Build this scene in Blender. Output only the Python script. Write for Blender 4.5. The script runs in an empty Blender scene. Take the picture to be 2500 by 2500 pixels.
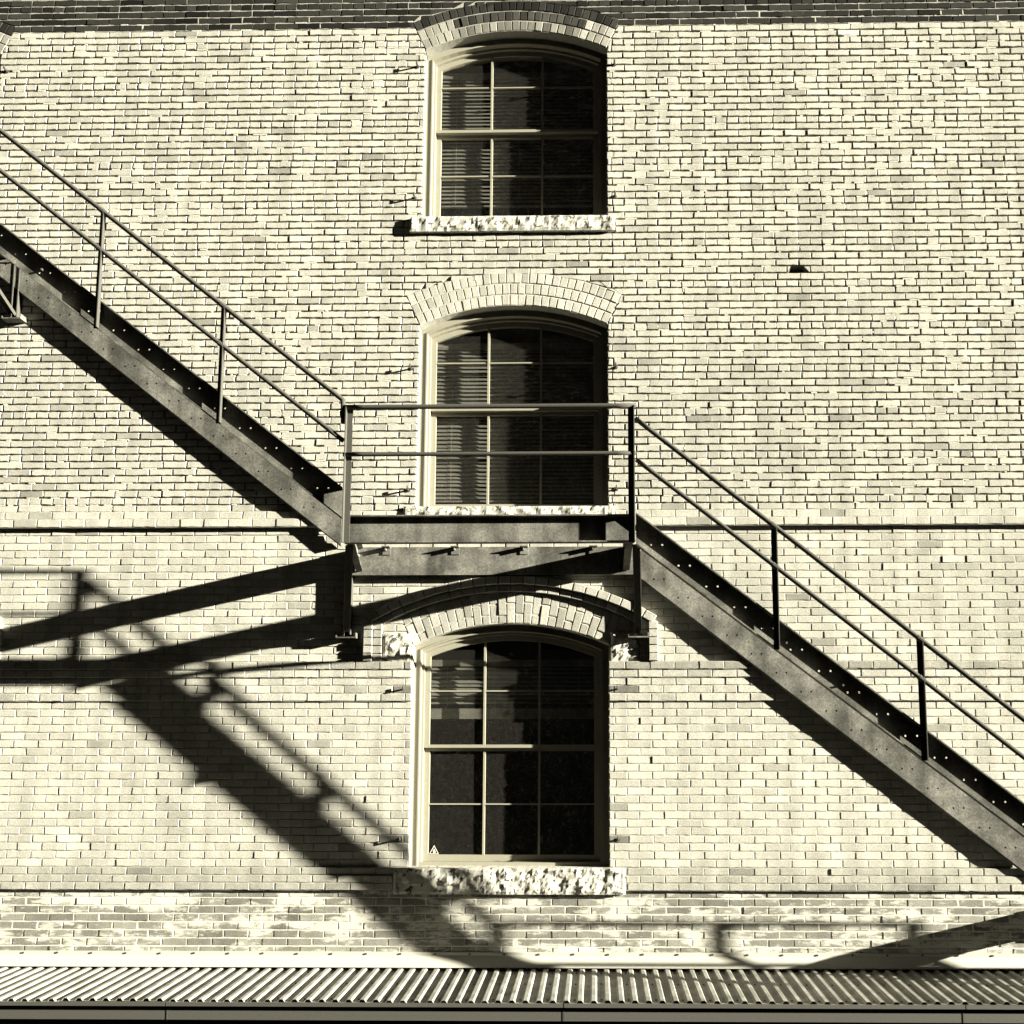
import bpy, math, random
from mathutils import Matrix, Vector, noise as mnoise
random.seed(7)
R = random.uniform
sc = bpy.context.scene

# ------------------------------------------------------------------ camera
F_PX, DIST, CAM_Z = 2400.0, 8.67, 5.0
PITCH, YAW = math.atan(.125), math.atan(.016)
PPX, PPY = 1455 - F_PX*.016, 1550.0
cam = bpy.data.cameras.new('camera'); camo = bpy.data.objects.new('camera', cam)
sc.collection.objects.link(camo)
fw = Vector((-math.sin(YAW)*math.cos(PITCH), math.cos(YAW)*math.cos(PITCH), math.sin(PITCH)))
rt = Vector((math.cos(YAW), math.sin(YAW), 0)); up = rt.cross(fw)
camo.matrix_world = Matrix(((rt.x, up.x, -fw.x, 0), (rt.y, up.y, -fw.y, -DIST), (rt.z, up.z, -fw.z, CAM_Z), (0, 0, 0, 1)))
cam.sensor_width = 36; cam.lens = 36*F_PX/2500
cam.shift_x = (1250-PPX)/2500; cam.shift_y = (PPY-1250)/2500
cam.clip_start = .1; cam.clip_end = 500
sc.camera = camo
sc.render.resolution_x = sc.render.resolution_y = 1024

# ------------------------------------------------------------------ light
SUN_DIR = Vector((4.03, -1.0, .87)).normalized()          # towards the sun
el = math.asin(SUN_DIR.z); az = math.atan2(SUN_DIR.y, SUN_DIR.x)
LIGHT = (1.0, .945, .77)                                 # toned print: warm cream light
w = bpy.data.worlds.new('World'); sc.world = w; w.use_nodes = True
nt = w.node_tree; nt.nodes.clear()
sky = nt.nodes.new('ShaderNodeTexSky'); sky.sky_type = 'NISHITA'; sky.sun_disc = False
sky.sun_elevation = el; sky.sun_rotation = math.pi/2 - az
sky.altitude = 10000; sky.air_density = .3; sky.dust_density = 0.
bw = nt.nodes.new('ShaderNodeRGBToBW')
mul = nt.nodes.new('ShaderNodeMix'); mul.data_type = 'RGBA'; mul.blend_type = 'MULTIPLY'; mul.inputs[0].default_value = 1
mul.inputs[7].default_value = (*LIGHT, 1)
bg = nt.nodes.new('ShaderNodeBackground'); bg.inputs[1].default_value = .05
out = nt.nodes.new('ShaderNodeOutputWorld')
nt.links.new(sky.outputs[0], bw.inputs[0]); nt.links.new(bw.outputs[0], mul.inputs[6])
nt.links.new(mul.outputs[2], bg.inputs[0]); nt.links.new(bg.outputs[0], out.inputs[0])
sun = bpy.data.lights.new('sun', 'SUN'); sun.energy = 5.0; sun.angle = math.radians(.53); sun.color = LIGHT
suno = bpy.data.objects.new('sun', sun); sc.collection.objects.link(suno)
suno.rotation_euler = SUN_DIR.to_track_quat('Z', 'Y').to_euler(); suno.location = (20, -10, 20)
sc.view_settings.view_transform = 'Standard'; sc.view_settings.look = 'None'
sc.view_settings.gamma = 1; sc.view_settings.use_curve_mapping = False
sc.view_settings.exposure = 2.74
sc.cycles.diffuse_bounces = 1

# ------------------------------------------------------------------ materials
TONE = (1.0, .985, .88)
def col(v): return (v*TONE[0], v*TONE[1], v*TONE[2], 1)
def mat(name, v=.4, rough=.8, noise_amt=.2, scale=30., bump=.2, bscale=200., attr=False, metal=0., rgb=None, spec=.3,
        blotch=0., bdist=.004, streak=0.):
    m = bpy.data.materials.new(name); m.use_nodes = True
    t = m.node_tree; n = t.nodes; l = t.links; b = n['Principled BSDF']
    b.inputs['Roughness'].default_value = rough; b.inputs['Metallic'].default_value = metal
    b.inputs['Specular IOR Level'].default_value = spec
    geo = n.new('ShaderNodeNewGeometry')
    nz = n.new('ShaderNodeTexNoise'); nz.inputs['Scale'].default_value = scale; nz.inputs['Detail'].default_value = 6
    nz.inputs['Roughness'].default_value = .7
    l.new(geo.outputs['Position'], nz.inputs['Vector'])
    mr = n.new('ShaderNodeMapRange'); mr.inputs[1].default_value = .3; mr.inputs[2].default_value = .7
    mr.inputs[3].default_value = 1-noise_amt; mr.inputs[4].default_value = 1+noise_amt
    l.new(nz.outputs[0], mr.inputs[0])
    val = mr.outputs[0]
    if blotch:
        n2 = n.new('ShaderNodeTexNoise'); n2.inputs['Scale'].default_value = 5.5; n2.inputs['Detail'].default_value = 8
        l.new(geo.outputs['Position'], n2.inputs['Vector'])
        m2 = n.new('ShaderNodeMapRange'); m2.inputs[1].default_value = .35; m2.inputs[2].default_value = .65
        m2.inputs[3].default_value = 1-blotch; m2.inputs[4].default_value = 1+blotch*.6
        l.new(n2.outputs[0], m2.inputs[0])
        mm = n.new('ShaderNodeMath'); mm.operation = 'MULTIPLY'; l.new(val, mm.inputs[0]); l.new(m2.outputs[0], mm.inputs[1]); val = mm.outputs[0]
    if streak:                                    # rain streaks: noise drawn out vertically
        sv = n.new('ShaderNodeVectorMath'); sv.operation = 'MULTIPLY'; sv.inputs[1].default_value = (7., 7., .55)
        l.new(geo.outputs['Position'], sv.inputs[0])
        n5 = n.new('ShaderNodeTexNoise'); n5.inputs['Scale'].default_value = 1.; n5.inputs['Detail'].default_value = 7; l.new(sv.outputs[0], n5.inputs['Vector'])
        m5 = n.new('ShaderNodeMapRange'); m5.inputs[1].default_value = .38; m5.inputs[2].default_value = .62
        m5.inputs[3].default_value = 1-streak; m5.inputs[4].default_value = 1+streak*.5
        l.new(n5.outputs[0], m5.inputs[0])
        mm = n.new('ShaderNodeMath'); mm.operation = 'MULTIPLY'; l.new(val, mm.inputs[0]); l.new(m5.outputs[0], mm.inputs[1]); val = mm.outputs[0]
    if attr:
        at = n.new('ShaderNodeVertexColor'); at.layer_name = 'tint'
        sep = n.new('ShaderNodeSeparateColor'); l.new(at.outputs[0], sep.inputs[0])
        mm = n.new('ShaderNodeMath'); mm.operation = 'MULTIPLY'; l.new(val, mm.inputs[0]); l.new(sep.outputs[0], mm.inputs[1]); val = mm.outputs[0]
        # lime bloom: pale blotches on the bricks that carry it (green channel)
        n3 = n.new('ShaderNodeTexNoise'); n3.inputs['Scale'].default_value = 3.6; n3.inputs['Detail'].default_value = 9; n3.inputs['Roughness'].default_value = .72
        s3 = n.new('ShaderNodeVectorMath'); s3.operation = 'MULTIPLY'; s3.inputs[1].default_value = (.55, 1, 1.5)
        l.new(geo.outputs['Position'], s3.inputs[0]); l.new(s3.outputs[0], n3.inputs['Vector'])
        m3 = n.new('ShaderNodeMapRange'); m3.inputs[1].default_value = .49; m3.inputs[2].default_value = .555
        m3.inputs[3].default_value = 0; m3.inputs[4].default_value = 1
        l.new(n3.outputs[0], m3.inputs[0])
        m4 = n.new('ShaderNodeMath'); m4.operation = 'MULTIPLY'; l.new(m3.outputs[0], m4.inputs[0]); l.new(sep.outputs[1], m4.inputs[1])
        mx = n.new('ShaderNodeMix'); mx.data_type = 'FLOAT'; l.new(m4.outputs[0], mx.inputs[0]); l.new(val, mx.inputs[2]); mx.inputs[3].default_value = .50
        val = mx.outputs[0]
        base = TONE
    else:
        base = rgb if rgb else col(v)[:3]
    vm = n.new('ShaderNodeVectorMath'); vm.operation = 'SCALE'; vm.inputs[0].default_value = base[:3]
    l.new(val, vm.inputs['Scale']); l.new(vm.outputs[0], b.inputs['Base Color'])
    if bump:
        nb = n.new('ShaderNodeTexNoise'); nb.inputs['Scale'].default_value = bscale; nb.inputs['Detail'].default_value = 5
        nb.inputs['Roughness'].default_value = .65
        l.new(geo.outputs['Position'], nb.inputs['Vector'])
        bp = n.new('ShaderNodeBump'); bp.inputs['Strength'].default_value = bump; bp.inputs['Distance'].default_value = bdist
        l.new(nb.outputs[0], bp.inputs['Height']); l.new(bp.outputs[0], b.inputs['Normal'])
    return m
M = {}
M['brick'] = mat('brick_clay', attr=True, streak=.14, blotch=.08, noise_amt=.32, scale=80, bump=.42, bscale=95, rough=.9, spec=.1)
M['mortar'] = mat('lime_mortar', attr=True, noise_amt=.2, scale=40, bump=.5, bscale=90, rough=.95, spec=.05)
M['trim'] = mat('cream_trim_paint', rgb=(.25, .24, .192), noise_amt=.06, scale=25, bump=.12, bscale=60, rough=.6)
M['steel'] = mat('weathered_dark_steel_paint', v=.12, noise_amt=.5, scale=60, bump=.4, bscale=120, rough=.8, blotch=.45, streak=.35, spec=.15)
M['rail'] = mat('dark_rail_paint', v=.06, noise_amt=.25, scale=80, bump=.2, bscale=150, rough=.85, spec=.1)
M['galv'] = mat('galvanised_sheet', v=.25, streak=.2, noise_amt=.2, scale=30, bump=.05, bscale=40, rough=.55, metal=0., blotch=.3)
M['flash'] = mat('pale_flashing', v=.40, noise_amt=.05, scale=12, bump=.04, bscale=20, rough=.6)
M['gutter'] = mat('grey_gutter_paint', v=.062, noise_amt=.3, scale=120, bump=.15, bscale=200, rough=.6)
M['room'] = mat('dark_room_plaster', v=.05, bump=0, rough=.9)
M['slat'] = mat('blind_slat', v=.15, bump=0, noise_amt=.2, scale=12, rough=.7)
M['iron'] = mat('black_iron', v=.04, bump=.2, rough=.7)
M['asphalt'] = mat('asphalt', v=.035, noise_amt=.3, scale=20, bump=.3, bscale=80, rough=.95)
M['darkbrick'] = mat('sooty_brick', v=.045, noise_amt=.3, scale=8, bump=.3, bscale=60, rough=.9)
M['planks'] = mat('dark_board', v=.04, noise_amt=.3, scale=15, bump=.2, rough=.9)
M['sticker'] = mat('white_print', v=.5, bump=0, noise_amt=.05)
def peel_mat():
    m = mat('flaking_painted_stone', v=.42, noise_amt=.15, scale=50, bump=.4, bscale=60, rough=.9)
    t = m.node_tree; n = t.nodes; l = t.links; b = n['Principled BSDF']
    src = b.inputs['Base Color'].links[0].from_socket
    geo = n.new('ShaderNodeNewGeometry')
    nz = n.new('ShaderNodeTexNoise'); nz.inputs['Scale'].default_value = 19; nz.inputs['Detail'].default_value = 7; nz.inputs['Roughness'].default_value = .66; nz.inputs['Distortion'].default_value = .6
    l.new(geo.outputs['Position'], nz.inputs['Vector'])
    mr = n.new('ShaderNodeMapRange'); mr.inputs[1].default_value = .545; mr.inputs[2].default_value = .60
    l.new(nz.outputs[0], mr.inputs[0])
    mx = n.new('ShaderNodeMix'); mx.data_type = 'RGBA'; l.new(mr.outputs[0], mx.inputs[0]); l.new(src, mx.inputs[6]); mx.inputs[7].default_value = col(.05)
    l.new(mx.outputs[2], b.inputs['Base Color'])
    return m
M['stone'] = peel_mat()
def glass_mat():
    m = bpy.data.materials.new('old_window_glass'); m.use_nodes = True
    t = m.node_tree; n = t.nodes; l = t.links; n.clear()
    o = n.new('ShaderNodeOutputMaterial'); tr = n.new('ShaderNodeBsdfTransparent'); tr.inputs[0].default_value = (.88, .88, .86, 1)
    gl = n.new('ShaderNodeBsdfGlossy'); gl.inputs['Roughness'].default_value = .02; gl.inputs[0].default_value = (1, 1, .95, 1)
    df = n.new('ShaderNodeBsdfDiffuse'); df.inputs[0].default_value = col(.30)
    lw = n.new('ShaderNodeLayerWeight'); lw.inputs[0].default_value = .5
    pw = n.new('ShaderNodeMath'); pw.operation = 'POWER'; pw.inputs[1].default_value = 5; l.new(lw.outputs['Facing'], pw.inputs[0])
    fr = n.new('ShaderNodeMapRange'); fr.inputs[3].default_value = .085; fr.inputs[4].default_value = .95; l.new(pw.outputs[0], fr.inputs[0])
    geo = n.new('ShaderNodeNewGeometry')
    nz = n.new('ShaderNodeTexNoise'); nz.inputs['Scale'].default_value = 7; nz.inputs['Detail'].default_value = 1
    bp = n.new('ShaderNodeBump'); bp.inputs['Strength'].default_value = .5; bp.inputs['Distance'].default_value = .02
    l.new(geo.outputs['Position'], nz.inputs['Vector']); l.new(nz.outputs[0], bp.inputs['Height']); l.new(bp.outputs[0], gl.inputs['Normal'])
    dn = n.new('ShaderNodeTexNoise'); dn.inputs['Scale'].default_value = 40; dn.inputs['Detail'].default_value = 6
    l.new(geo.outputs['Position'], dn.inputs['Vector'])
    dr = n.new('ShaderNodeMapRange'); dr.inputs[3].default_value = .0; dr.inputs[4].default_value = .07; l.new(dn.outputs[0], dr.inputs[0])
    m1 = n.new('ShaderNodeMixShader'); l.new(dr.outputs[0], m1.inputs[0]); l.new(tr.outputs[0], m1.inputs[1]); l.new(df.outputs[0], m1.inputs[2])
    m2 = n.new('ShaderNodeMixShader'); l.new(fr.outputs[0], m2.inputs[0]); l.new(m1.outputs[0], m2.inputs[1]); l.new(gl.outputs[0], m2.inputs[2])
    l.new(m2.outputs[0], o.inputs[0])
    return m
M['glass'] = glass_mat()

# ------------------------------------------------------------------ helpers
class MB:
    def __init__(s): s.v = []; s.f = []; s.t = []
    def add(s, vs, fs, tint=None):
        o = len(s.v); s.v += vs; s.f += [tuple(i+o for i in f) for f in fs]; s.t += [tint or (0, 0, 0)]*len(vs)
    def box(s, x0, x1, y0, y1, z0, z1, tint=None):
        s.add([(x0, y0, z0), (x1, y0, z0), (x1, y1, z0), (x0, y1, z0), (x0, y0, z1), (x1, y0, z1), (x1, y1, z1), (x0, y1, z1)],
              [(0, 3, 2, 1), (4, 5, 6, 7), (0, 1, 5, 4), (1, 2, 6, 5), (2, 3, 7, 6), (3, 0, 4, 7)], tint)
    def prism(s, prof, x0, x1, za=0., zb=0.):
        """profile of (y, z) points (counter-clockwise seen from +x) swept from x0 to x1, shifted up by za..zb"""
        n = len(prof)
        s.add([(x0, y, z+za) for y, z in prof]+[(x1, y, z+zb) for y, z in prof],
              [(i, (i+1) % n, n+(i+1) % n, n+i) for i in range(n)]+[tuple(range(n-1, -1, -1)), tuple(range(n, 2*n))])
    def poly(s, pts, y0, y1, tint=None):
        """outline of (x, z) points extruded from y0 (front) to y1"""
        n = len(pts)
        s.add([(x, y0, z) for x, z in pts]+[(x, y1, z) for x, z in pts],
              [tuple(range(n)), tuple(range(2*n-1, n-1, -1))]+[(i, n+i, n+(i+1) % n, (i+1) % n) for i in range(n)], tint)
    def bar(s, a, b, w, h, up=(0, 0, 1)):
        a = Vector(a); b = Vector(b); d = (b-a).normalized(); u = Vector(up); sd = d.cross(u).normalized(); u = sd.cross(d)
        q = [a+sd*(w*i)/2+u*(h*j)/2 for i, j in ((-1, -1), (1, -1), (1, 1), (-1, 1))]
        q += [p+(b-a) for p in q]
        s.add([tuple(p) for p in q], [(0, 1, 2, 3), (7, 6, 5, 4), (0, 4, 5, 1), (1, 5, 6, 2), (2, 6, 7, 3), (3, 7, 4, 0)])
    def tube(s, pts, r, n=12, cap=True):
        pts = [Vector(p) for p in pts]; fine = [pts[0]]
        for p in pts[1:]:
            k = max(1, int((p-fine[-1]).length/.15)); q = fine[-1].copy()
            fine += [q.lerp(p, (i+1)/k) for i in range(k)]
        pts = fine
        o = len(s.v); V = []; Fs = []
        for i, p in enumerate(pts):
            d = ((pts[i+1]-p).normalized() if i < len(pts)-1 else Vector()) + ((p-pts[i-1]).normalized() if i else Vector())
            d.normalize(); a = d.orthogonal() if abs(d.y) > .9 else d.cross(Vector((0, 1, 0)))
            a.normalize(); b = d.cross(a)
            k = 1.
            if 0 < i < len(pts)-1:
                c = d.dot((p-pts[i-1]).normalized()); k = 1/max(c, .5)
            V += [tuple(p+(a*math.cos(t)*k+b*math.sin(t))*r) for t in (2*math.pi*j/n for j in range(n))]
        for i in range(len(pts)-1):
            for j in range(n): Fs.append((i*n+j, i*n+(j+1) % n, (i+1)*n+(j+1) % n, (i+1)*n+j))
        if cap: Fs += [tuple(range(n-1, -1, -1)), tuple((len(pts)-1)*n+j for j in range(n))]
        s.add(V, Fs)
    def mesh(s, name, material, smooth=False):
        me = bpy.data.meshes.new(name); me.from_pydata(s.v, [], s.f)
        if any(t != (0, 0, 0) for t in s.t):
            a = me.color_attributes.new('tint', 'FLOAT_COLOR', 'POINT')
            a.data.foreach_set('color', [c for t in s.t for c in (t[0], t[1], t[2], 1.)])
        me.materials.append(M[material])
        if smooth: me.polygons.foreach_set('use_smooth', [len(f) == 4 for f in s.f])
        me.update()
        return me
    def obj(s, name, material, parent=None, smooth=False):
        return link(name, s.mesh(name, material, smooth), parent)
def link(name, data, parent=None, loc=None):
    o = bpy.data.objects.new(name, data); sc.collection.objects.link(o)
    if parent: o.parent = parent
    if loc: o.location = loc
    return o
def thing(name, label, cat, loc=(0, 0, 0), group=None, kind=None):
    o = bpy.data.objects.new(name, None); sc.collection.objects.link(o); o.location = loc
    o.empty_display_size = .2; o['label'] = label; o['category'] = cat
    if group: o['group'] = group
    if kind: o['kind'] = kind
    return o
def part(name, parent):
    o = bpy.data.objects.new(name, None); sc.collection.objects.link(o); o.parent = parent; o.empty_display_size = .1
    return o

# ------------------------------------------------------------------ ground
g = MB(); g.add([(-150, -150, 0), (150, -150, 0), (150, 150, 0), (-150, 150, 0)], [(0, 1, 2, 3)])
go = g.obj('ground', 'asphalt'); go['kind'] = 'structure'; go['label'] = 'dark asphalt yard in front of the brick building'

# ------------------------------------------------------------------ the brick building
bld = thing('brick_building', 'old pale brick building with arched windows and projecting brick bands', 'building')
COLS = (-.757, -.757-5.87, -.757+6.2)
HW = .87; RAD = 2.087
# (sill top, sill bottom, crown, ring thickness, sill half width left/right, hood)
WIN = {'top': dict(sill=10.035, sb=9.887, crown=11.957, ring=.318, sw=(.98, .945), hood=False),
       'mid': dict(sill=7.25, sb=7.10, crown=9.172, ring=.322, sw=(.98, .93), hood=False),
       'low': dict(sill=4.06, sb=3.837, crown=6.188, ring=.278, sw=(.99, 1.008), hood=True)}
for q in WIN.values():
    q['cz'] = q['crown']-RAD; q['spring'] = q['cz']+math.sqrt(RAD**2-HW**2); q['ro'] = RAD+q['ring']
ANG = math.asin(HW/RAD)
XL, XR, ZT = -8.2, 6.6, 13.4
def open_w(q, z):
    """half width of opening plus arch ring at height z (None = solid wall)"""
    if z < q['sill'] or z > q['cz']+q['ro']: return None
    if z <= q['spring']: return HW
    ze = q['cz']+q['ro']*math.cos(ANG)
    if z <= ze: return (z-q['cz'])*math.tan(ANG)
    return math.sqrt(max(0, q['ro']**2-(z-q['cz'])**2))
HOLE = (1.80, 1.99, 9.49, 9.56)       # a knocked-out brick
def blocked(z0, z1):
    """list of (left at z0, left at z1, right at z0, right at z1)"""
    zm = (z0+z1)/2; r = []
    for c in COLS:
        for q in WIN.values():
            if q['sb'] < zm < q['sill']: r.append((c-q['sw'][0],)*2+(c+q['sw'][1],)*2)
            a, b = open_w(q, z0), open_w(q, z1)
            if a is None and b is None: continue
            if open_w(q, zm) is None: continue
            if a is None: a = b
            if b is None: b = max(0., a-.55)
            r.append((c-a, c-b, c+a, c+b))
    if HOLE[2] < zm < HOLE[3]: r.append((HOLE[0], HOLE[0]+.02, HOLE[1], HOLE[1]-.05))
    r.sort(); return r
# course table: (z0, z1, proud, style)   style: base / table / low / mid / upper / soot
courses = []
def run(z0, z1, n, proud, style):
    h = (z1-z0)/n
    for i in range(n): courses.append((z0+i*h, z0+(i+1)*h, proud, style))
run(2.652, 3.868, 18, 0, 'base')
run(3.868, 3.996, 2, .04, 'table'); run(3.996, 4.060, 1, .026, 'table')
run(4.060, 5.495, 21, 0, 'low')
run(5.495, 5.703, 3, .02, 'low'); run(5.703, 5.774, 1, .033, 'low'); run(5.774, 5.845, 1, .046, 'cap')
run(5.845, 7.065, 18, 0, 'low')
run(7.065, 7.142, 1, .05, 'low'); run(7.142, 7.216, 1, .024, 'low')
run(7.216, 7.216+90*.0683, 90, 0, 'upper')
RECESS = {'base': .0035, 'table': .006, 'low': .0055, 'cap': .006, 'upper': .012}
def brick_shape(mb, xa0, xa1, xb0, xb1, z0, z1, yf, yb, tint, rough=.0016, tilt=.012):
    """one brick: left edge xa0 (bottom) xa1 (top), right edge xb0/xb1; uneven arrises, slightly tilted face"""
    n = 5 if min(xb0-xa0, xb1-xa1) > .13 else 3
    bot = [(xa0+(xb0-xa0)*i/n, z0) for i in range(n+1)]; top = [(xb1+(xa1-xb1)*i/n, z1) for i in range(n+1)]
    ring = bot+top; m = len(ring)
    cx = (xa0+xb0+xa1+xb1)/4; cz = (z0+z1)/2
    tx = random.gauss(0, tilt); tz = random.gauss(0, tilt*.8)
    V = [(x, yb, z) for x, z in ring]
    mid = []; inn = []
    for x, z in ring:
        jx, jz = R(-rough, rough), R(-rough, rough)
        x, z = x+jx, z+jz
        y = yf+tx*(x-cx)+tz*(z-cz)
        mid.append((x, y+.003+R(0, .0015), z))
        e = .0022+R(0, .002)
        inn.append((x+(e if x < cx else -e), y, z+(e if z < cz else -e)))
    V += mid+inn
    Fs = [(i, (i+1) % m, m+(i+1) % m, m+i) for i in range(m)]+[(m+i, m+(i+1) % m, 2*m+(i+1) % m, 2*m+i) for i in range(m)]
    Fs.append(tuple(2*m+i for i in range(m)))
    mb.add(V, Fs, tint)
bricks = []          # (size on picture, args)
mortar = MB()
for ci, (z0, z1, proud, style) in enumerate(courses):
    zm = (z0+z1)/2
    soot = zm > 11.965
    blk = blocked(z0, z1)
    segs = []; a0, a1 = XL, XL
    for b in blk:
        segs.append((a0, a1, b[0], b[1])); a0, a1 = b[2], b[3]
    segs.append((a0, a1, XR, XR))
    rec = RECESS[style]
    mt = {'base': .48, 'table': .28, 'low': .31, 'cap': .30, 'upper': .17}[style]
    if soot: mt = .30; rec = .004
    for s in segs:
        if s[2]-s[0] < .015 and s[3]-s[1] < .015: continue
        mortar.add([(s[0], -proud+rec, z0), (s[2], -proud+rec, z0), (s[3], -proud+rec, z1), (s[1], -proud+rec, z1),
                    (s[0], .33, z0), (s[2], .33, z0), (s[3], .33, z1), (s[1], .33, z1)],
                   [(0, 1, 2, 3), (7, 6, 5, 4), (0, 4, 5, 1), (3, 2, 6, 7), (0, 3, 7, 4), (1, 5, 6, 2)], (mt, .35 if style == 'base' else 0, 0))
    header = style == 'upper' and ci % 6 == 2
    pitch = .1085 if header else .2172
    off = R(-.012, .012)+(0 if header else (pitch/2 if ci % 2 else 0))
    if style == 'upper': gx, gz = .0056, .0066
    if soot: gx, gz = .0040, .0042
    elif style == 'upper': pass
    elif style == 'base': gx, gz = .0050, .0052
    else: gx, gz = .0042, .0040
    for s in segs:
        k = math.floor((min(s[0], s[1])-XL-off)/pitch)-1
        x = XL+off+k*pitch
        drift = 0
        while x < max(s[2], s[3]):
            xe = x+pitch
            L0, L1 = max(x, s[0]), max(x, s[1]); R0, R1 = min(xe, s[2]), min(xe, s[3])
            jl, jr = R(-.0022, .0022), R(-.0022, .0022)
            if style == 'upper': jl *= 1.8; jr *= 1.8
            xa0, xa1, xb0, xb1 = L0+gx+jl, L1+gx+jl, R0-gx+jr, R1-gx+jr
            if xb0-xa0 > .018 or xb1-xa1 > .018:
                if xb0 < xa0+.004: xb0 = xa0+.004
                if xb1 < xa1+.004: xb1 = xa1+.004
                X = (xa0+xb0)/2
                # colour of the fired clay
                blot = mnoise.noise((X*.55, zm*.55, 3.1))
                t = .40*(1+.09*blot)*random.gauss(1, .05)
                gch = 0.
                if random.random() < .035: t *= R(.62, .85)
                if style == 'base': t = .19*random.gauss(1, .14); gch = .92
                elif style == 'table': t *= .80
                elif style == 'cap': t *= .72*R(.8, 1.15)
                elif style == 'upper' and zm < 8.6 and X > 1: t *= 1-.10*max(0, blot+.4)
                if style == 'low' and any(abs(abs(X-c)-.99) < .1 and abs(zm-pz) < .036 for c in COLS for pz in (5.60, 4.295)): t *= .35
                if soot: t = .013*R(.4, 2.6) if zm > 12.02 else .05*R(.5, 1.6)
                yo = -proud+random.gauss(0, .0009)
                dz0, dz1 = R(-.0012, .0012), R(-.0012, .0012)
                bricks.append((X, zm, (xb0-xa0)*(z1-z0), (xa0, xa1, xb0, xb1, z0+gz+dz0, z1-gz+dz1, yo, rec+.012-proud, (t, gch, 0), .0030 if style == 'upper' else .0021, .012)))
            x = xe
for X, zm, ar, a in bricks:
    if zm < 7.2: continue
    if zm > 12.1: continue
    for side in range(2):
        if random.random() > (.26 if mnoise.noise((X*.8, zm*.8, 9)) > .15 else .06): continue
        w = min(a[2]-a[0], R(.015, .13)); x = R(a[0], a[2]-w)
        mortar.box(x, x+w, a[6]+R(.0005, .004), .02, a[4]-.0125, a[4]+.0015, (.42, 0, 0))
    if random.random() < .15: mortar.box(a[2]-.001, a[2]+.0125, a[6]+R(0, .003), .02, a[4]+R(0, .02), a[5]-R(0, .02), (.42, 0, 0))
wall = mortar.obj('wall', 'mortar', bld)
def px_size(X, z, area):
    v = Vector((X, 0, z))-Vector((0, -DIST, CAM_Z)); d = v.dot(fw)
    u = PPX+F_PX*v.dot(rt)/d; t = PPY-F_PX*v.dot(up)/d
    return area/d**3 if 20 < u < 2480 and 20 < t < 2325 else 0
order = sorted(range(len(bricks)), key=lambda i: -px_size(*bricks[i][:3]))
single = set(order[:300]); rest = MB()
for i, b in enumerate(bricks):
    if i in single:
        mb = MB(); brick_shape(mb, *b[3]); mb.obj('brick', 'brick', wall)
    else:
        brick_shape(rest, *b[3])
rb = rest.obj('brickwork', 'brick', wall); rb['kind'] = 'stuff'

# ------------------------------------------------------------------ arches, hoods, sills
def ring_quad(c, cz, r0, r1, a0, a1):
    return [(c+r0*math.sin(a0), cz+r0*math.cos(a0)), (c+r0*math.sin(a1), cz+r0*math.cos(a1)),
            (c+r1*math.sin(a1), cz+r1*math.cos(a1)), (c+r1*math.sin(a0), cz+r1*math.cos(a0))]
def voussoir(mb, c, cz, r0, r1, a0, a1, yf, yb, tint, gap=.0045):
    g0 = gap/r0; q = ring_quad(c, cz, r0+gap, r1-gap, a0+g0, a1-g0)
    # order: bottom-left, bottom-right, top-right, top-left
    V = []; n = 4
    j = lambda: R(-.0018, .0018)
    q = [(x+j(), z+j()) for x, z in q]
    mx = sum(p[0] for p in q)/4; mz = sum(p[1] for p in q)/4
    tx, tz = random.gauss(0, .014), random.gauss(0, .01)
    V = [(x, yb, z) for x, z in q]+[(x, yf+.0035+tx*(x-mx)+tz*(z-mz), z) for x, z in q]
    V += [(x+(mx-x)*.09, yf+tx*(x-mx)+tz*(z-mz), z+(mz-z)*.09) for x, z in q]
    Fs = [(i, (i+1) % 4, 4+(i+1) % 4, 4+i) for i in range(4)]+[(4+i, 4+(i+1) % 4, 8+(i+1) % 4, 8+i) for i in range(4)]+[(8, 9, 10, 11)]
    mb.add(V, Fs, tint)
def stone_slab(name, x0, x1, z0, z1, yf, yb, parent, amp=.012, cut=None):
    """rock-faced block: roughly dressed front"""
    nx = max(6, int((x1-x0)/.022)); nz = max(4, int((z1-z0)/.022)); mb = MB(); V = []; Fs = []
    for j in range(nz+1):
        for i in range(nx+1):
            x = x0+(x1-x0)*i/nx; z = z0+(z1-z0)*j/nz
            edge = min(i, nx-i, j, nz-j)
            d = amp*(mnoise.noise((x*11, z*13, 5.3))+.55*mnoise.noise((x*27, z*27, 1.7)))+R(-.0012, .0012)
            if edge == 0: d = .35*d+.006
            V.append((x, yf+d, z))
    W = nx+1
    for j in range(nz):
        for i in range(nx): Fs.append((j*W+i, j*W+i+1, (j+1)*W+i+1, (j+1)*W+i))
    loop = [i for i in range(W)]+[j*W+nx for j in range(1, nz+1)]+[nz*W+i for i in range(nx-1, -1, -1)]+[j*W for j in range(nz-1, 0, -1)]
    o = len(V)
    for k in loop: V.append((V[k][0], yb, V[k][2]))
    n = len(loop)
    for k in range(n): Fs.append((loop[k], o+k, o+(k+1) % n, loop[(k+1) % n]))
    Fs.append(tuple(o+n-1-k for k in range(n)))
    mb.add(V, Fs); return mb.obj(name, 'stone', parent)
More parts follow.
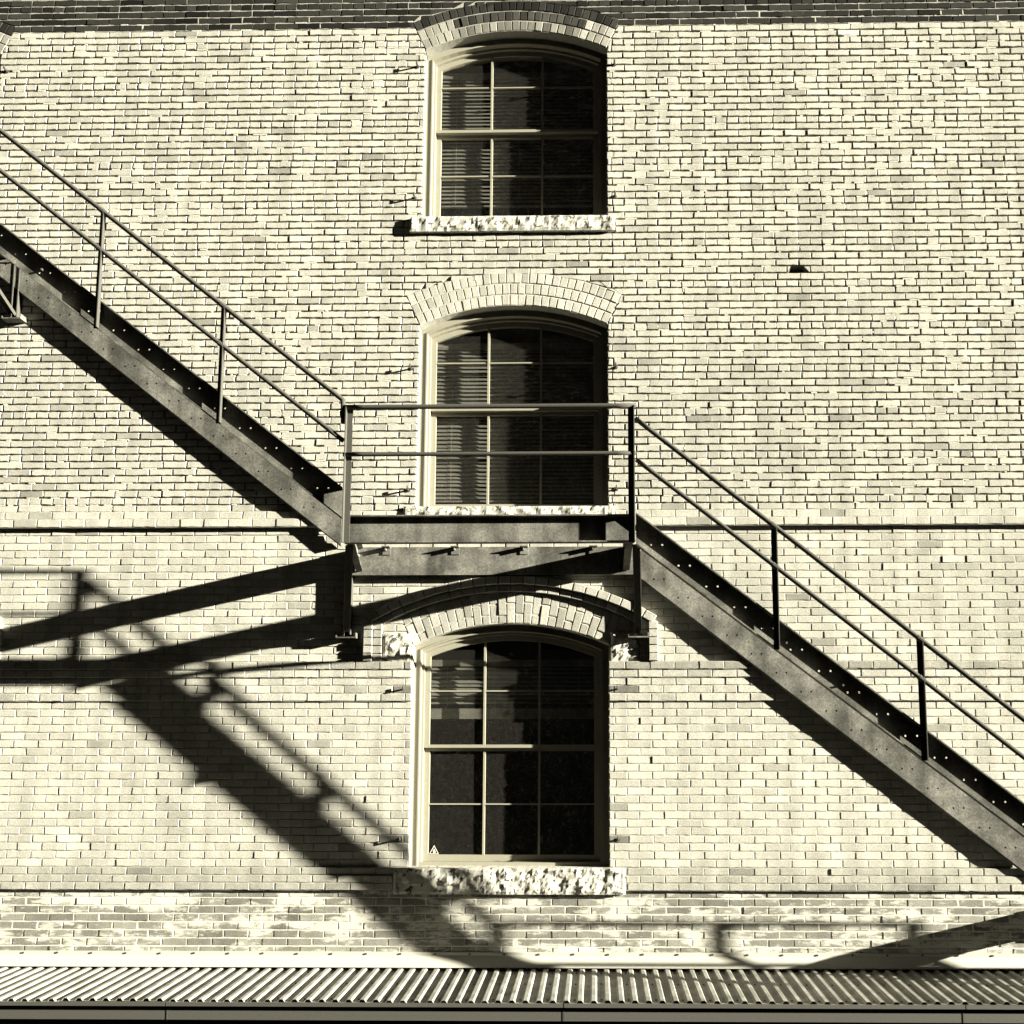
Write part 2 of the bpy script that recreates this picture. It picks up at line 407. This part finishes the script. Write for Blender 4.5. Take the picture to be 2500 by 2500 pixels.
def build_arch(c, key, detail):
    q = WIN[key]; cz = q['cz']
    back = MB(); seg = 24; v = []
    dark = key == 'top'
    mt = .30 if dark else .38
    for i in range(seg):
        a0 = -ANG+2*ANG*i/seg; a1 = -ANG+2*ANG*(i+1)/seg
        back.poly(ring_quad(c, cz, RAD+.001, q['ro'], a0, a1), .006, .33, (mt, 0, 0))
    arch = back.obj('arch', 'mortar', bld)
    joined = MB()
    def put(*a):
        if detail:
            m = MB(); voussoir(m, *a); m.obj('voussoir', 'brick', arch)
        else: voussoir(joined, *a)
    if not q['hood']:
        for k in range(3):
            r0 = RAD+q['ring']*k/3; r1 = RAD+q['ring']*(k+1)/3
            n = round(2*ANG*r0/.0705)
            for i in range(n):
                t = .39*random.gauss(1, .08)
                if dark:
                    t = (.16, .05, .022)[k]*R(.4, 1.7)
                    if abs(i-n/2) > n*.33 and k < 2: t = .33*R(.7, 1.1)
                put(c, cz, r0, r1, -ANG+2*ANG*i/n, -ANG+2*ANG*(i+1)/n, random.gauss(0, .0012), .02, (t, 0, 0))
    else:
        n = round(2*ANG*RAD/.0705)
        for i in range(n):
            a0 = -ANG+2*ANG*i/n; a1 = -ANG+2*ANG*(i+1)/n
            s = RAD+(q['ring']*(.30 if i % 2 else .68))+R(-.015, .015)
            for r0, r1 in ((RAD, s), (s, q['ro'])):
                put(c, cz, r0, r1, a0, a1, random.gauss(0, .0015), .02, (.33*random.gauss(1, .13), 0, 0))
        # hood mould: two projecting rings and an ear on each side
        hm = MB(); A2 = .545
        for r0, r1, yf in ((q['ro']+.004, q['ro']+.066, -.03), (q['ro']+.068, q['ro']+.146, -.062)):
            m = round(2*A2*r1/.112)
            for i in range(m):
                a0 = -A2+2*A2*i/m; a1 = -A2+2*A2*(i+1)/m
                if detail and r1 > q['ro']+.1:
                    b = MB(); voussoir(b, c, cz, r0, r1, a0, a1, yf+random.gauss(0, .002), .02, (.32*random.gauss(1, .1), 0, 0), .004); b.obj('hood_brick', 'brick', arch)
                else: voussoir(hm, c, cz, r0, r1, a0, a1, yf+random.gauss(0, .002), .02, (.32*random.gauss(1, .1), 0, 0), .004)
        xo = (q['ro']+.146)*math.sin(A2); zo = cz+(q['ro']+.10)*math.cos(A2)
        for sgn in (-1, 1):
            zz = 5.846
            while zz < zo-.02:
                ze = min(zz+.0705, zo)
                xs = sorted((c+sgn*(xo-.075), c+sgn*xo))
                brick_shape(hm, xs[0], xs[0], xs[1], xs[1], zz+.004, ze-.003, -.062+random.gauss(0, .002), .02, (.32*random.gauss(1, .1), 0, 0))
                xs = sorted((c+sgn*(xo-.155), c+sgn*(xo-.08)))
                brick_shape(hm, xs[0], xs[0], xs[1], xs[1], zz+.004, ze-.003, -.03+random.gauss(0, .002), .02, (.30*random.gauss(1, .1), 0, 0))
                zz = ze
        if hm.v: hm.obj('hood_mould', 'brick', arch)
        for sgn in (-1, 1):
            xs = sorted((c+sgn*(HW+.02), c+sgn*(xo-.165)))
            stone_slab('impost_stone', xs[0], xs[1], 5.848, 6.10, -.022, .02, arch, .013)
    if joined.v: joined.obj('voussoirs', 'brick', arch)
    sl = stone_slab('sill', c-q['sw'][0], c+q['sw'][1], q['sb'], q['sill'], -.052 if key == 'low' else -.042, .24, bld, .015 if key == 'low' else .012)
    return arch
for key in WIN:
    for k, c in enumerate(COLS): build_arch(c, key, k == 0)
# back of the knocked-out brick
hb = MB(); hb.box(HOLE[0]-.03, HOLE[1]+.03, .09, .14, HOLE[2]-.03, HOLE[3]+.03); hb.obj('cavity', 'darkbrick', bld)

# ------------------------------------------------------------------ windows
PIN_Z = {'top': (11.585, 10.24), 'mid': (8.56, 7.41), 'low': (5.60, 4.295)}
MEET = {'top': 11.025, 'mid': 8.225, 'low': 5.095}
ROWS = {'top': (11.493, 10.595), 'mid': (8.687, 7.81), 'low': (5.598, 4.589)}
BLIND = {'top': (11.66, 10.33), 'mid': (8.86, 7.39), 'low': (5.83, 5.45)}
def arc_pts(c, cz, r, hw, n=20):
    a = math.asin(hw/r); return [(c+r*math.sin(-a+2*a*i/n), cz+r*math.cos(-a+2*a*i/n)) for i in range(n+1)]
def arched_frame(mb, c, cz, z0, rin, hin, rout, hout, y0, y1, zb=None):
    """U turned upside down: outer outline minus inner outline, open at the bottom"""
    o = arc_pts(c, cz, rout, hout); i = arc_pts(c, cz, rin, hin); n = len(o)
    outer = [(c-hout, z0)]+o+[(c+hout, z0)]; inner = [(c-hin, z0)]+i+[(c+hin, z0)]
    for k in range(len(outer)-1):
        mb.poly([inner[k], inner[k+1], outer[k+1], outer[k]], y0, y1)
def build_window(c, key, detail):
    q = WIN[key]; cz = q['cz']; fm = MB(); z0 = q['sill']
    arched_frame(fm, c, cz, z0+.001, RAD-.052, HW-.052, RAD+.0005, HW-.0005, .108, .185)         # brick mould
    arched_frame(fm, c, cz, z0+.001, RAD-.082, HW-.082, RAD-.050, HW-.050, .150, .31)         # jamb and head
    arched_frame(fm, c, cz, z0+.001, RAD-.060, HW-.060, RAD-.046, HW-.046, .100, .17)        # bead
    fm.box(c-HW+.05, c+HW-.05, .12, .32, z0, z0+.028)
    win = fm.obj('window', 'trim', bld)
    hs = HW-.083; rs = RAD-.083; st = .048
    zm = MEET[key]; zr = ROWS[key]
    # outer (upper) sash
    us = MB(); arched_frame(us, c, cz, zm, rs-st, hs-st, rs, hs, .177, .213)
    us.box(c-hs, c+hs, .172, .215, zm-.006, zm+.022); us.obj('upper_sash', 'trim', win)
    ls = MB(); y0, y1 = .218, .255
    for sgn in (-1, 1):
        xs = sorted((c+sgn*hs, c+sgn*(hs-st))); ls.box(xs[0], xs[1], y0, y1, z0+.03, zm+.008)
    ls.box(c-hs+st, c+hs-st, y0, y1, z0+.03, z0+.085); ls.box(c-hs+st, c+hs-st, y0, y1, zm-.036, zm+.010)
    ls.obj('lower_sash', 'trim', win)
    hi = hs-st; xm = [c-hi+2*hi*k/3 for k in (1, 2)]
    zc_top = lambda x: cz+math.sqrt((rs-st)**2-(x-c)**2)
    for x in xm:
        m = MB(); m.box(x-.0095, x+.0095, .175, .21, zm+.022, zc_top(x)+.01); m.obj('muntin', 'trim', win)
        m = MB(); m.box(x-.0095, x+.0095, .216, .252, z0+.085, zm-.036); m.obj('muntin', 'trim', win)
    xs = [c-hi]+xm+[c+hi]
    for k in range(3):
        a = xs[k]+(.0105 if k else 0); b = xs[k+1]-(.0105 if k < 2 else 0)
        m = MB(); m.box(a, b, .180, .208, zr[0]-.006, zr[0]+.006); m.obj('glazing_bar', 'trim', win)
        m = MB(); m.box(a, b, .221, .25, zr[1]-.006, zr[1]+.006); m.obj('glazing_bar', 'trim', win)
        for (za, zb, yy) in ((zm+.02, zr[0], .195), (zr[0], min(zc_top(xs[k]), zc_top(xs[k+1]))+.06, .195), (z0+.08, zr[1], .236), (zr[1], zm-.04, .236)):
            m = MB(); tl = R(-.0016, .0016); tr = R(-.0016, .0016)
            m.add([(a-.004, yy-tl, za), (b+.004, yy+tl, za), (b+.004, yy+tl+tr, zb), (a-.004, yy-tl+tr, zb)], [(0, 1, 2, 3)])
            m.obj('pane', 'glass', win)
    # venetian blind
    zt, zb = BLIND[key]; pitch = .0385; n = int((zt-zb)/pitch)
    hr = MB(); hr.box(c-hi-.03, c+hi+.03, .272, .308, zt, zt+.06); hr.obj('blind_rail', 'slat', win)
    sm = MB(); sm.add([(c-hi-.02, .276, -.016), (c+hi+.02, .276, -.016), (c+hi+.02, .283, .004), (c-hi-.02, .283, .004), (c+hi+.02, .297, .016), (c-hi-.02, .297, .016)],
                      [(0, 1, 2, 3), (3, 2, 4, 5)])
    sme = sm.mesh('slat', 'slat')
    for i in range(n):
        o = link('slat', sme, win, (0, R(-.001, .001), zt-.02-i*pitch)); o.rotation_euler = (0, random.gauss(0, .0016), 0)
    if key == 'low':
        b = MB(); b.box(c-hi-.02, c+hi+.02, .272, .305, zb-.10, zb-.005); b.obj('blind_stack', 'slat', win)
    else:
        b = MB(); b.box(c-hi-.02, c+hi+.02, .274, .298, zb-.02, zb-.004); b.obj('blind_bottom_rail', 'slat', win)
    for x in (c-hi+.14, c+.02, c+hi-.14):
        t = MB(); t.box(x-.0012, x+.0012, .2705, .2725, zb, zt); t.obj('blind_cord', 'trim', win)
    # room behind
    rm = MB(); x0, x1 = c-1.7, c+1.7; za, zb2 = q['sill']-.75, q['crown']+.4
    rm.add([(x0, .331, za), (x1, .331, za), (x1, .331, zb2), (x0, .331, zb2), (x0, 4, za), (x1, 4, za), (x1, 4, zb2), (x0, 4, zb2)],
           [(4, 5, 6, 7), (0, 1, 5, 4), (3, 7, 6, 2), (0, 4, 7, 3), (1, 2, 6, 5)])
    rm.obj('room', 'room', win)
    if key == 'low' and detail:
        sx, sz, s = c-hi+.052, z0+.089, .088
        y = .2315
        st_ = MB(); h = s*.9
        def tri(cx, cz_, k): return [(cx-s/2*k, cz_-h/3*k), (cx+s/2*k, cz_-h/3*k), (cx, cz_+h*2/3*k)]
        cx_, cz_ = sx, sz+h/3
        o_, i_ = tri(cx_, cz_, 1), tri(cx_, cz_, .76)
        for k in range(3): st_.poly([i_[k], i_[(k+1) % 3], o_[(k+1) % 3], o_[k]][::-1], y-.0006, y)
        st_.poly([(cx_-.012, cz_-.018), (cx_-.004, cz_-.004), (cx_-.014, cz_-.002), (cx_-.006, cz_+.010), (cx_, cz_+.024), (cx_+.006, cz_+.010),
                  (cx_+.015, cz_-.003), (cx_+.012, cz_-.018), (cx_+.003, cz_-.013)], y-.0006, y)
        st_.obj('warning_sticker', 'sticker', win)
    # shutter pins
    for sgn, px in ((-1, c-.943), (1, c+.945)):
        for z in PIN_Z[key]:
            t = MB(); t.tube([(px, .01, z), (px, -.058, z)], .0085, 8); t.tube([(px, -.052, z-.006), (px, -.052, z+.028)], .007, 8)
            t.tube([(px, .004, z), (px, -.006, z)], .018, 10)
            t.obj('shutter_pin', 'iron', bld)
    return win
for key in WIN:
    for k, c in enumerate(COLS): build_window(c, key, k == 0)

# ------------------------------------------------------------------ fire escape (steel frame, treads and decking gone)
esc = thing('fire_escape', 'dark steel fire escape frame with handrails, treads and decking missing', 'fire escape')
YN = -1.15
SUNW = .044
def channel_web(mb, x0, z0, x1, z1, h, y, th, holes, rad=.0085):
    """sloping web (vertical height h, bottom edge from z0 to z1) pierced with bolt holes (x, z)"""
    zb = lambda x: z0+(z1-z0)*(x-x0)/(x1-x0)
    def sheet(yy, flip):
        def quad(a, b):
            V = [(a, yy, zb(a)), (b, yy, zb(b)), (b, yy, zb(b)+h), (a, yy, zb(a)+h)]
            mb.add(V, [(3, 2, 1, 0) if flip else (0, 1, 2, 3)])
        x = x0
        for hx, hz in holes:
            a, b = hx-.035, hx+.035
            if a > x: quad(x, a)
            ob = [(a, zb(a)), (hx, zb(hx)), (b, zb(b)), (b, hz), (b, zb(b)+h), (hx, zb(hx)+h), (a, zb(a)+h), (a, hz)]
            ib = [(hx+rad*math.cos(t), hz+rad*math.sin(t)) for t in (math.radians(225+45*k) for k in range(8))]
            V = [(p[0], yy, p[1]) for p in ob+ib]
            fs = [(k, (k+1) % 8, 8+(k+1) % 8, 8+k) for k in range(8)]
            mb.add(V, [f[::-1] for f in fs] if flip else fs)
            x = b
        quad(x, x1)
    sheet(y, False); sheet(y+th, True)
    for xx in (x0, x1): mb.add([(xx, y, zb(xx)), (xx, y+th, zb(xx)), (xx, y+th, zb(xx)+h), (xx, y, zb(xx)+h)], [(0, 1, 2, 3)])
def stringer(name, parent, x0, z0, x1, z1, h, y, outward, holes):
    """channel on a slope; bottom edge (x0,z0)-(x1,z1); flanges turned to the camera (outward=1) or the wall"""
    mb = MB(); th = .008
    channel_web(mb, x0, z0, x1, z1, h, y, th, holes)
    ya, yb = (y-SUNW, y+.034) if outward else (y, y+.05)
    for dz in (0, h-.011):
        mb.prism([(ya, dz-.0005), (yb, dz-.0005), (yb, dz+.0115), (ya, dz+.0115)], x0, x1, z0, z1)
    return mb.obj(name, 'steel', parent)
def bolt(parent, x, y, z, r=.009, l=.03):
    b = MB(); b.tube([(x, y+.005, z), (x, y-l, z)], r, 6); b.obj('bolt', 'steel', parent)
def flight(near0, near1, far0, far1, rail0, rail1, mid0, mid1, posts, h=.25, endstub=True):
    fl = part('stair_flight', esc)
    def holes_of(p0, p1, run_=.2125):
        res = []; x = p0[0]+.16
        while x < p1[0]-.14:
            z = p0[1]+(p1[1]-p0[1])*(x-p0[0])/(p1[0]-p0[0])+h*.5
            res += [(x-.044, z), (x+.044, z)]; x += run_
        return res
    stringer('outer_stringer', fl, *near0, *near1, h, YN, 1, holes_of(near0, near1))
    stringer('wall_stringer', fl, *far0, *far1, h+.065, -.062, 0, holes_of(far0, far1))
    zl = lambda p, q, x: p[1]+(q[1]-p[1])*(x-p[0])/(q[0]-p[0])
    yr = YN-SUNW-.022
    r = MB()
    pts = [(rail0[0], yr, rail0[1]), (rail1[0], yr, rail1[1])]
    if endstub: pts += [(rail1[0]+.006, yr, rail1[1]-.19)]
    r.tube(pts, .0195, 12); r.obj('handrail', 'rail', fl, True)
    r = MB(); r.tube([(mid0[0], yr, mid0[1]), (mid1[0], yr, mid1[1])], .0185, 12); r.obj('mid_rail', 'rail', fl, True)
    for x in posts:
        zb = zl(near0, near1, x)-.004; zt = zl(rail0, rail1, x)
        p = MB(); p.box(x-.021, x+.021, YN-SUNW-.0066, YN-SUNW-.0006, zb, zt); p.box(x+.015, x+.021, YN-SUNW-.04, YN-SUNW-.0066, zb, zt)
        p.obj('post', 'rail', fl)
        for pr_ in ((rail0, rail1), (mid0, mid1)):
            zz = zl(*pr_, x); wc = MB(); wc.tube([(x-.02, yr, zl(*pr_, x-.02)), (x+.02, yr, zl(*pr_, x+.02))], .0225, 10); wc.obj('rail_collar', 'rail', fl)
        bolt(fl, x-.008, YN-SUNW-.0066, zb+.05, .009, .012); bolt(fl, x-.008, YN-SUNW-.0066, zb+.19, .009, .012)
    return fl
nl = lambda x: 6.865+.776*(-1.996-x)     # bottom edge of the outer stringer, upper flight
fa = flight((-5.50, nl(-5.50)), (-1.985, nl(-1.985)), (-5.72, 6.885+.787*(5.72-2.293)), (-2.285, 6.879),
            (-5.50, 10.172+.8*.55), (-1.995, 7.807), (-5.50, 9.814+.797*.58), (-1.984, 7.475), (-5.03, -4.012, -2.985))
nr = lambda x: 6.546-.7935*(x-.464)
fb = flight((.315, 6.895-.25), (4.05, 3.752), (.40, 6.469+.7845*.132), (3.80, 4.052-.7845*.187),
            (.312, 7.645), (4.05, 7.645-.814*3.738), (.32, 7.31), (4.05, 7.31-.802*3.73), (1.377, 2.461, 3.545))
for x, z in ((-4.50, 8.79+.15),): bolt(fa, x, YN, nl(x)+.135)
for x in (1.46, 1.88): bolt(fb, x, YN, 6.645-.7746*(x-.315)+.115)

def channel_x(mb, x0, x1, z0, z1, y, fl_=.055, th=.008, toward=-1):
    ya = y+toward*fl_; a, b = sorted((y, y+th))
    mb.box(x0, x1, a, b, z0, z1)
    fa_, fb_ = sorted((ya, y))
    mb.box(x0, x1, fa_, fb_, z1-.011, z1-.0003); mb.box(x0, x1, fa_, fb_, z0+.0003, z0+.011)
def landing(xl, xr, xwl, xwr, zd, seat_drop=.82, clips=True, YN=YN, rails=True, braces=True):
    la = part('landing', esc); z0, z1 = zd-.22, zd
    m = MB(); channel_x(m, xl+.004, xr-.004, z0, z1, YN); m.obj('outer_channel', 'steel', la)
    m = MB(); m.box(xwl, xwr, -.075, -.066, z0-.045, z1-.012); m.box(xwl, xwr, -.066, -.002, z1-.022, z1-.0125); m.box(xwl, xwr, -.066, -.002, z0-.0445, z0-.034)
    m.obj('ledger', 'steel', la)
    for xw, xn, s in ((xwl+.04, xl+.02, 1), (xwr-.04, xr-.02, -1)):
        m = MB(); m.bar((xn, YN+.012, (z0+z1)/2), (xw, -.08, (z0+z1)/2-.012), .010, .216)
        d = Vector((xw-xn, -.08-YN-.012, 0)).normalized()
        for zz in (z1-.008, z0+.008): m.bar((xn+s*.028, YN+.014, zz), (xw+s*.028, -.082, zz-.012), .05, .009)
        m.obj('end_beam', 'steel', la)
    yr = YN-.055
    for x, s in ((xl, 1), (xr, -1)) if rails else ():
        m = MB(); m.box(min(x, x+s*.05), max(x, x+s*.05), yr-.0066, yr-.0006, z0-.004, zd+.86)
        m.box(min(x, x+s*.007), max(x, x+s*.007), yr-.052, yr-.0066, z0-.004, zd+.86); m.obj('post', 'rail', la)
    for zz, rr, nm in ((.862, .0185, 'top_rail'), (.477, .0165, 'mid_rail')) if rails else ():
        m = MB(); m.tube([(xl-.012, yr-.03, zd+zz), (xr+.012, yr-.03, zd+zz)], rr, 12); m.obj(nm, 'rail', la, True)
    if clips:
        L = xwr-xwl
        for k in range(4):
            x = xwl+.30+k*(L-.66)/3
            m = MB(); m.box(x-.032, x+.040, -.084, -.0755, z1-.082, z1-.014); m.box(x-.032, x+.040, -.142, -.084, z1-.022, z1-.014)
            m.box(x-.004, x+.004, -.128, -.084, z1-.05, z1-.022); m.obj('clip', 'steel', la)
        bolt(la, xwl+.05, -.075, z1-.09, .016, .05)
    zs = zd-seat_drop
    for xw, xn in ((xwl-.035, xl+.03), (xwr+.04, xr+.012)) if braces else ():
        m = MB(); m.box(xw-.03, xw+.03, -.012, -.003, zs, z0+.16); m.box(xw+.022, xw+.030, -.07, -.012, zs, z0+.16); m.box(xw-.030, xw-.022, -.07, -.012, zs, z0+.16)
        m.obj('wall_leg', 'rail', la)
        m = MB(); m.box(xw-.09, xw+.09, -.105, -.002, zs-.012, zs-.0005); m.box(xw-.09, xw-.082, -.105, -.002, zs-.0005, zs+.035); m.box(xw+.082, xw+.09, -.105, -.002, zs-.0005, zs+.035)
        m.obj('seat_plate', 'steel', la)
        m = MB(); A = Vector((xw, -.075, zs+.05)); B = Vector((xn, YN+.03, z0-.004)); nn = Vector((0, -(B.z-A.z), B.y-A.y)).normalized()
        if nn.y > 0: nn = -nn
        m.bar(A, B, .058, .007)
        for e in (-.0265, .0265): m.bar(A+Vector((e, 0, 0))+nn*.019, B+Vector((e, 0, 0))+nn*.019, .007, .032)
        m.obj('brace', 'rail', la)
        bolt(la, xw-.055, -.012, zs+.10); bolt(la, xw-.055, -.012, zs+.30)
    return la
landing(-1.965, .305, -2.17, .334, 6.88)
landing(-7.75, -5.49, -7.95, -5.44, 9.86)
lw_ = landing(4.05, 6.3, 3.86, 6.37, 3.765, YN=-.67, rails=False, braces=False)
# level rails beyond the foot of the lower flight, on posts that stand in the yard
for zz, nm in ((4.64, 'top_rail'), (4.26, 'mid_rail')):
    m = MB(); m.tube([(4.06, -1.21, zz), (7.6, -1.21, zz)], .019, 12); m.obj(nm, 'rail', lw_, True)
for x, zf in ((4.03, 3.77), (5.93, 0), (7.58, 0)):
    m = MB(); m.box(x-.022, x+.022, -1.196, -1.19, zf, 4.63); m.box(x+.016, x+.022, -1.24, -1.196, zf, 4.63); m.obj('post', 'rail', lw_)

# ------------------------------------------------------------------ lean-to with corrugated roof
cnp = thing('corrugated_canopy', 'low lean-to with ribbed metal roof, wall flashing and grey gutter', 'canopy')
RP = .1027; NR = 8
prof = []
for k in range(NR):
    b = k*RP
    prof += [(b, 0), (b+.023, 0), (b+.0375, .0195), (b+.0665, .0195), (b+.081, 0)]
prof.append((NR*RP, 0))
ZW, ZE, YW, YE = 3.208, 3.171, -.02, -1.005
ys = [YW+(YE-YW)*j/6 for j in range(7)]
sm = MB(); V = []; Fs = []; n = len(prof)
for j, y in enumerate(ys):
    zz = ZW+(ZE-ZW)*j/6
    V += [(x, y, z+zz) for x, z in prof]
for j in range(6):
    for i in range(n-1): Fs.append((j*n+i, (j+1)*n+i, (j+1)*n+i+1, j*n+i+1))
sm.add(V, Fs); sheet_me = sm.mesh('roof_sheet', 'galv')
scr = MB()
for k in range(0, NR, 2):
    for y in (-.93, -.48, -.14):
        x = k*RP+.008; z = ZW+(ZE-ZW)*(y-YW)/(YE-YW)
        scr.tube([(x, y, z-.002), (x, y, z+.006)], .0075, 6)
scr_me = scr.mesh('screws', 'iron')
for k in range(-9, 9):
    o = link('roof_sheet', sheet_me, cnp, (k*NR*RP+.03, 0, .0008*(k % 2)))
    o.rotation_euler = (R(-.0025, .0025), 0, R(-.0012, .0012)); o.location.y = R(-.006, .006)
    md = o.modifiers.new('thick', 'SOLIDIFY'); md.thickness = .0016; md.offset = -1
    s = link('screws', scr_me, o); s['kind'] = 'stuff'
fl = MB()
X0, X1 = -7.4, 7.4
pr = [(-.0025, 3.352), (-.014, 3.350), (-.015, 3.322), (-.021, 3.318), (-.072, 3.243), (-.076, 3.235)]
full = pr+[(y+.0025, z-.001) for y, z in pr[::-1]]
nseg = 5; L = (X1-X0)/nseg
for k in range(nseg):
    m = MB(); m.prism(full[::-1], X0+k*L+.0005, X0+(k+1)*L-.0005); m.obj('flashing', 'flash', cnp)
fs = MB(); fs.tube([(0, -.012, 0), (0, -.021, 0)], .0085, 8); fsm = fs.mesh('fastener', 'iron')
x = X0+.1
while x < X1: link('fastener', fsm, cnp, (x, 0, 3.336+R(-.002, .002))); x += .296
# gutter in 3 m lengths: lip, recess in its own shade, lower face
gx = [-7.2, -6.26, -3.255, -.248, 2.75, 5.75, 7.3]
for a, b in zip(gx, gx[1:]):
    pr = [(-1.008, 3.170), (-1.016, 3.168), (-1.016, 3.141), (-.966, 3.137), (-.966, 3.031), (-.93, 3.027), (-.93, 3.034), (-.958, 3.040),
          (-.958, 3.146), (-1.008, 3.149), (-1.008, 3.160), (-.93, 3.156), (-.93, 3.164)]
    m = MB(); m.prism(pr[::-1], a+.004, b-.004); m.obj('gutter', 'gutter', cnp)
    m = MB(); m.box(a-.008, a+.003, -.969, -.95, 3.032, 3.137); m.obj('gutter_joint', 'iron', cnp)
m = MB(); m.box(-7.3, 7.3, -.90, -.84, .0, 3.10); m.box(-7.3, 7.3, -.84, -.01, 3.06, 3.10); m.obj('front_wall', 'planks', cnp)

# ------------------------------------------------------------------ building across the yard (behind the camera, mirrored in the panes)
ob = thing('opposite_building', 'dark sooty brick building across the yard, only mirrored in the panes', 'building', (0, -15, 0))
m = MB(); m.box(-60, 34, -10, 0, 0, 24); m.obj('wall', 'darkbrick', ob)
M['white'] = mat('white_sash_paint', v=.8, bump=0, noise_amt=.05)
for i in range(-7, 5):
    for z in (2.6, 11.0, 17.5):
        f_ = MB(); x = -3.7+i*5.1; W_, H_ = 3.4, 4.0
        for k in range(4): f_.box(x+k*W_/3-.05, x+k*W_/3+.05, .005, .09, z, z+H_)
        for k in range(5): f_.box(x-.05, x+W_+.05, .09, .12, z+k*H_/4-.05, z+k*H_/4+.05)
        f_.obj('window_frame', 'white', ob)

# ------------------------------------------------------------------ added wall, unseen at right: shades the yard ground, cuts its bounce light
yw = thing('added_shade_wall', 'added dark wall out of view, keeps the low sun off the yard ground', 'wall', (15, 0, 0))
m = MB(); m.box(0, .4, -14.9, -1.6, 0, 4.3); m.obj('wall', 'darkbrick', yw)
m = MB(); m.box(-.06, .46, -14.95, -1.55, 4.301, 4.40); m.obj('coping', 'darkbrick', yw)
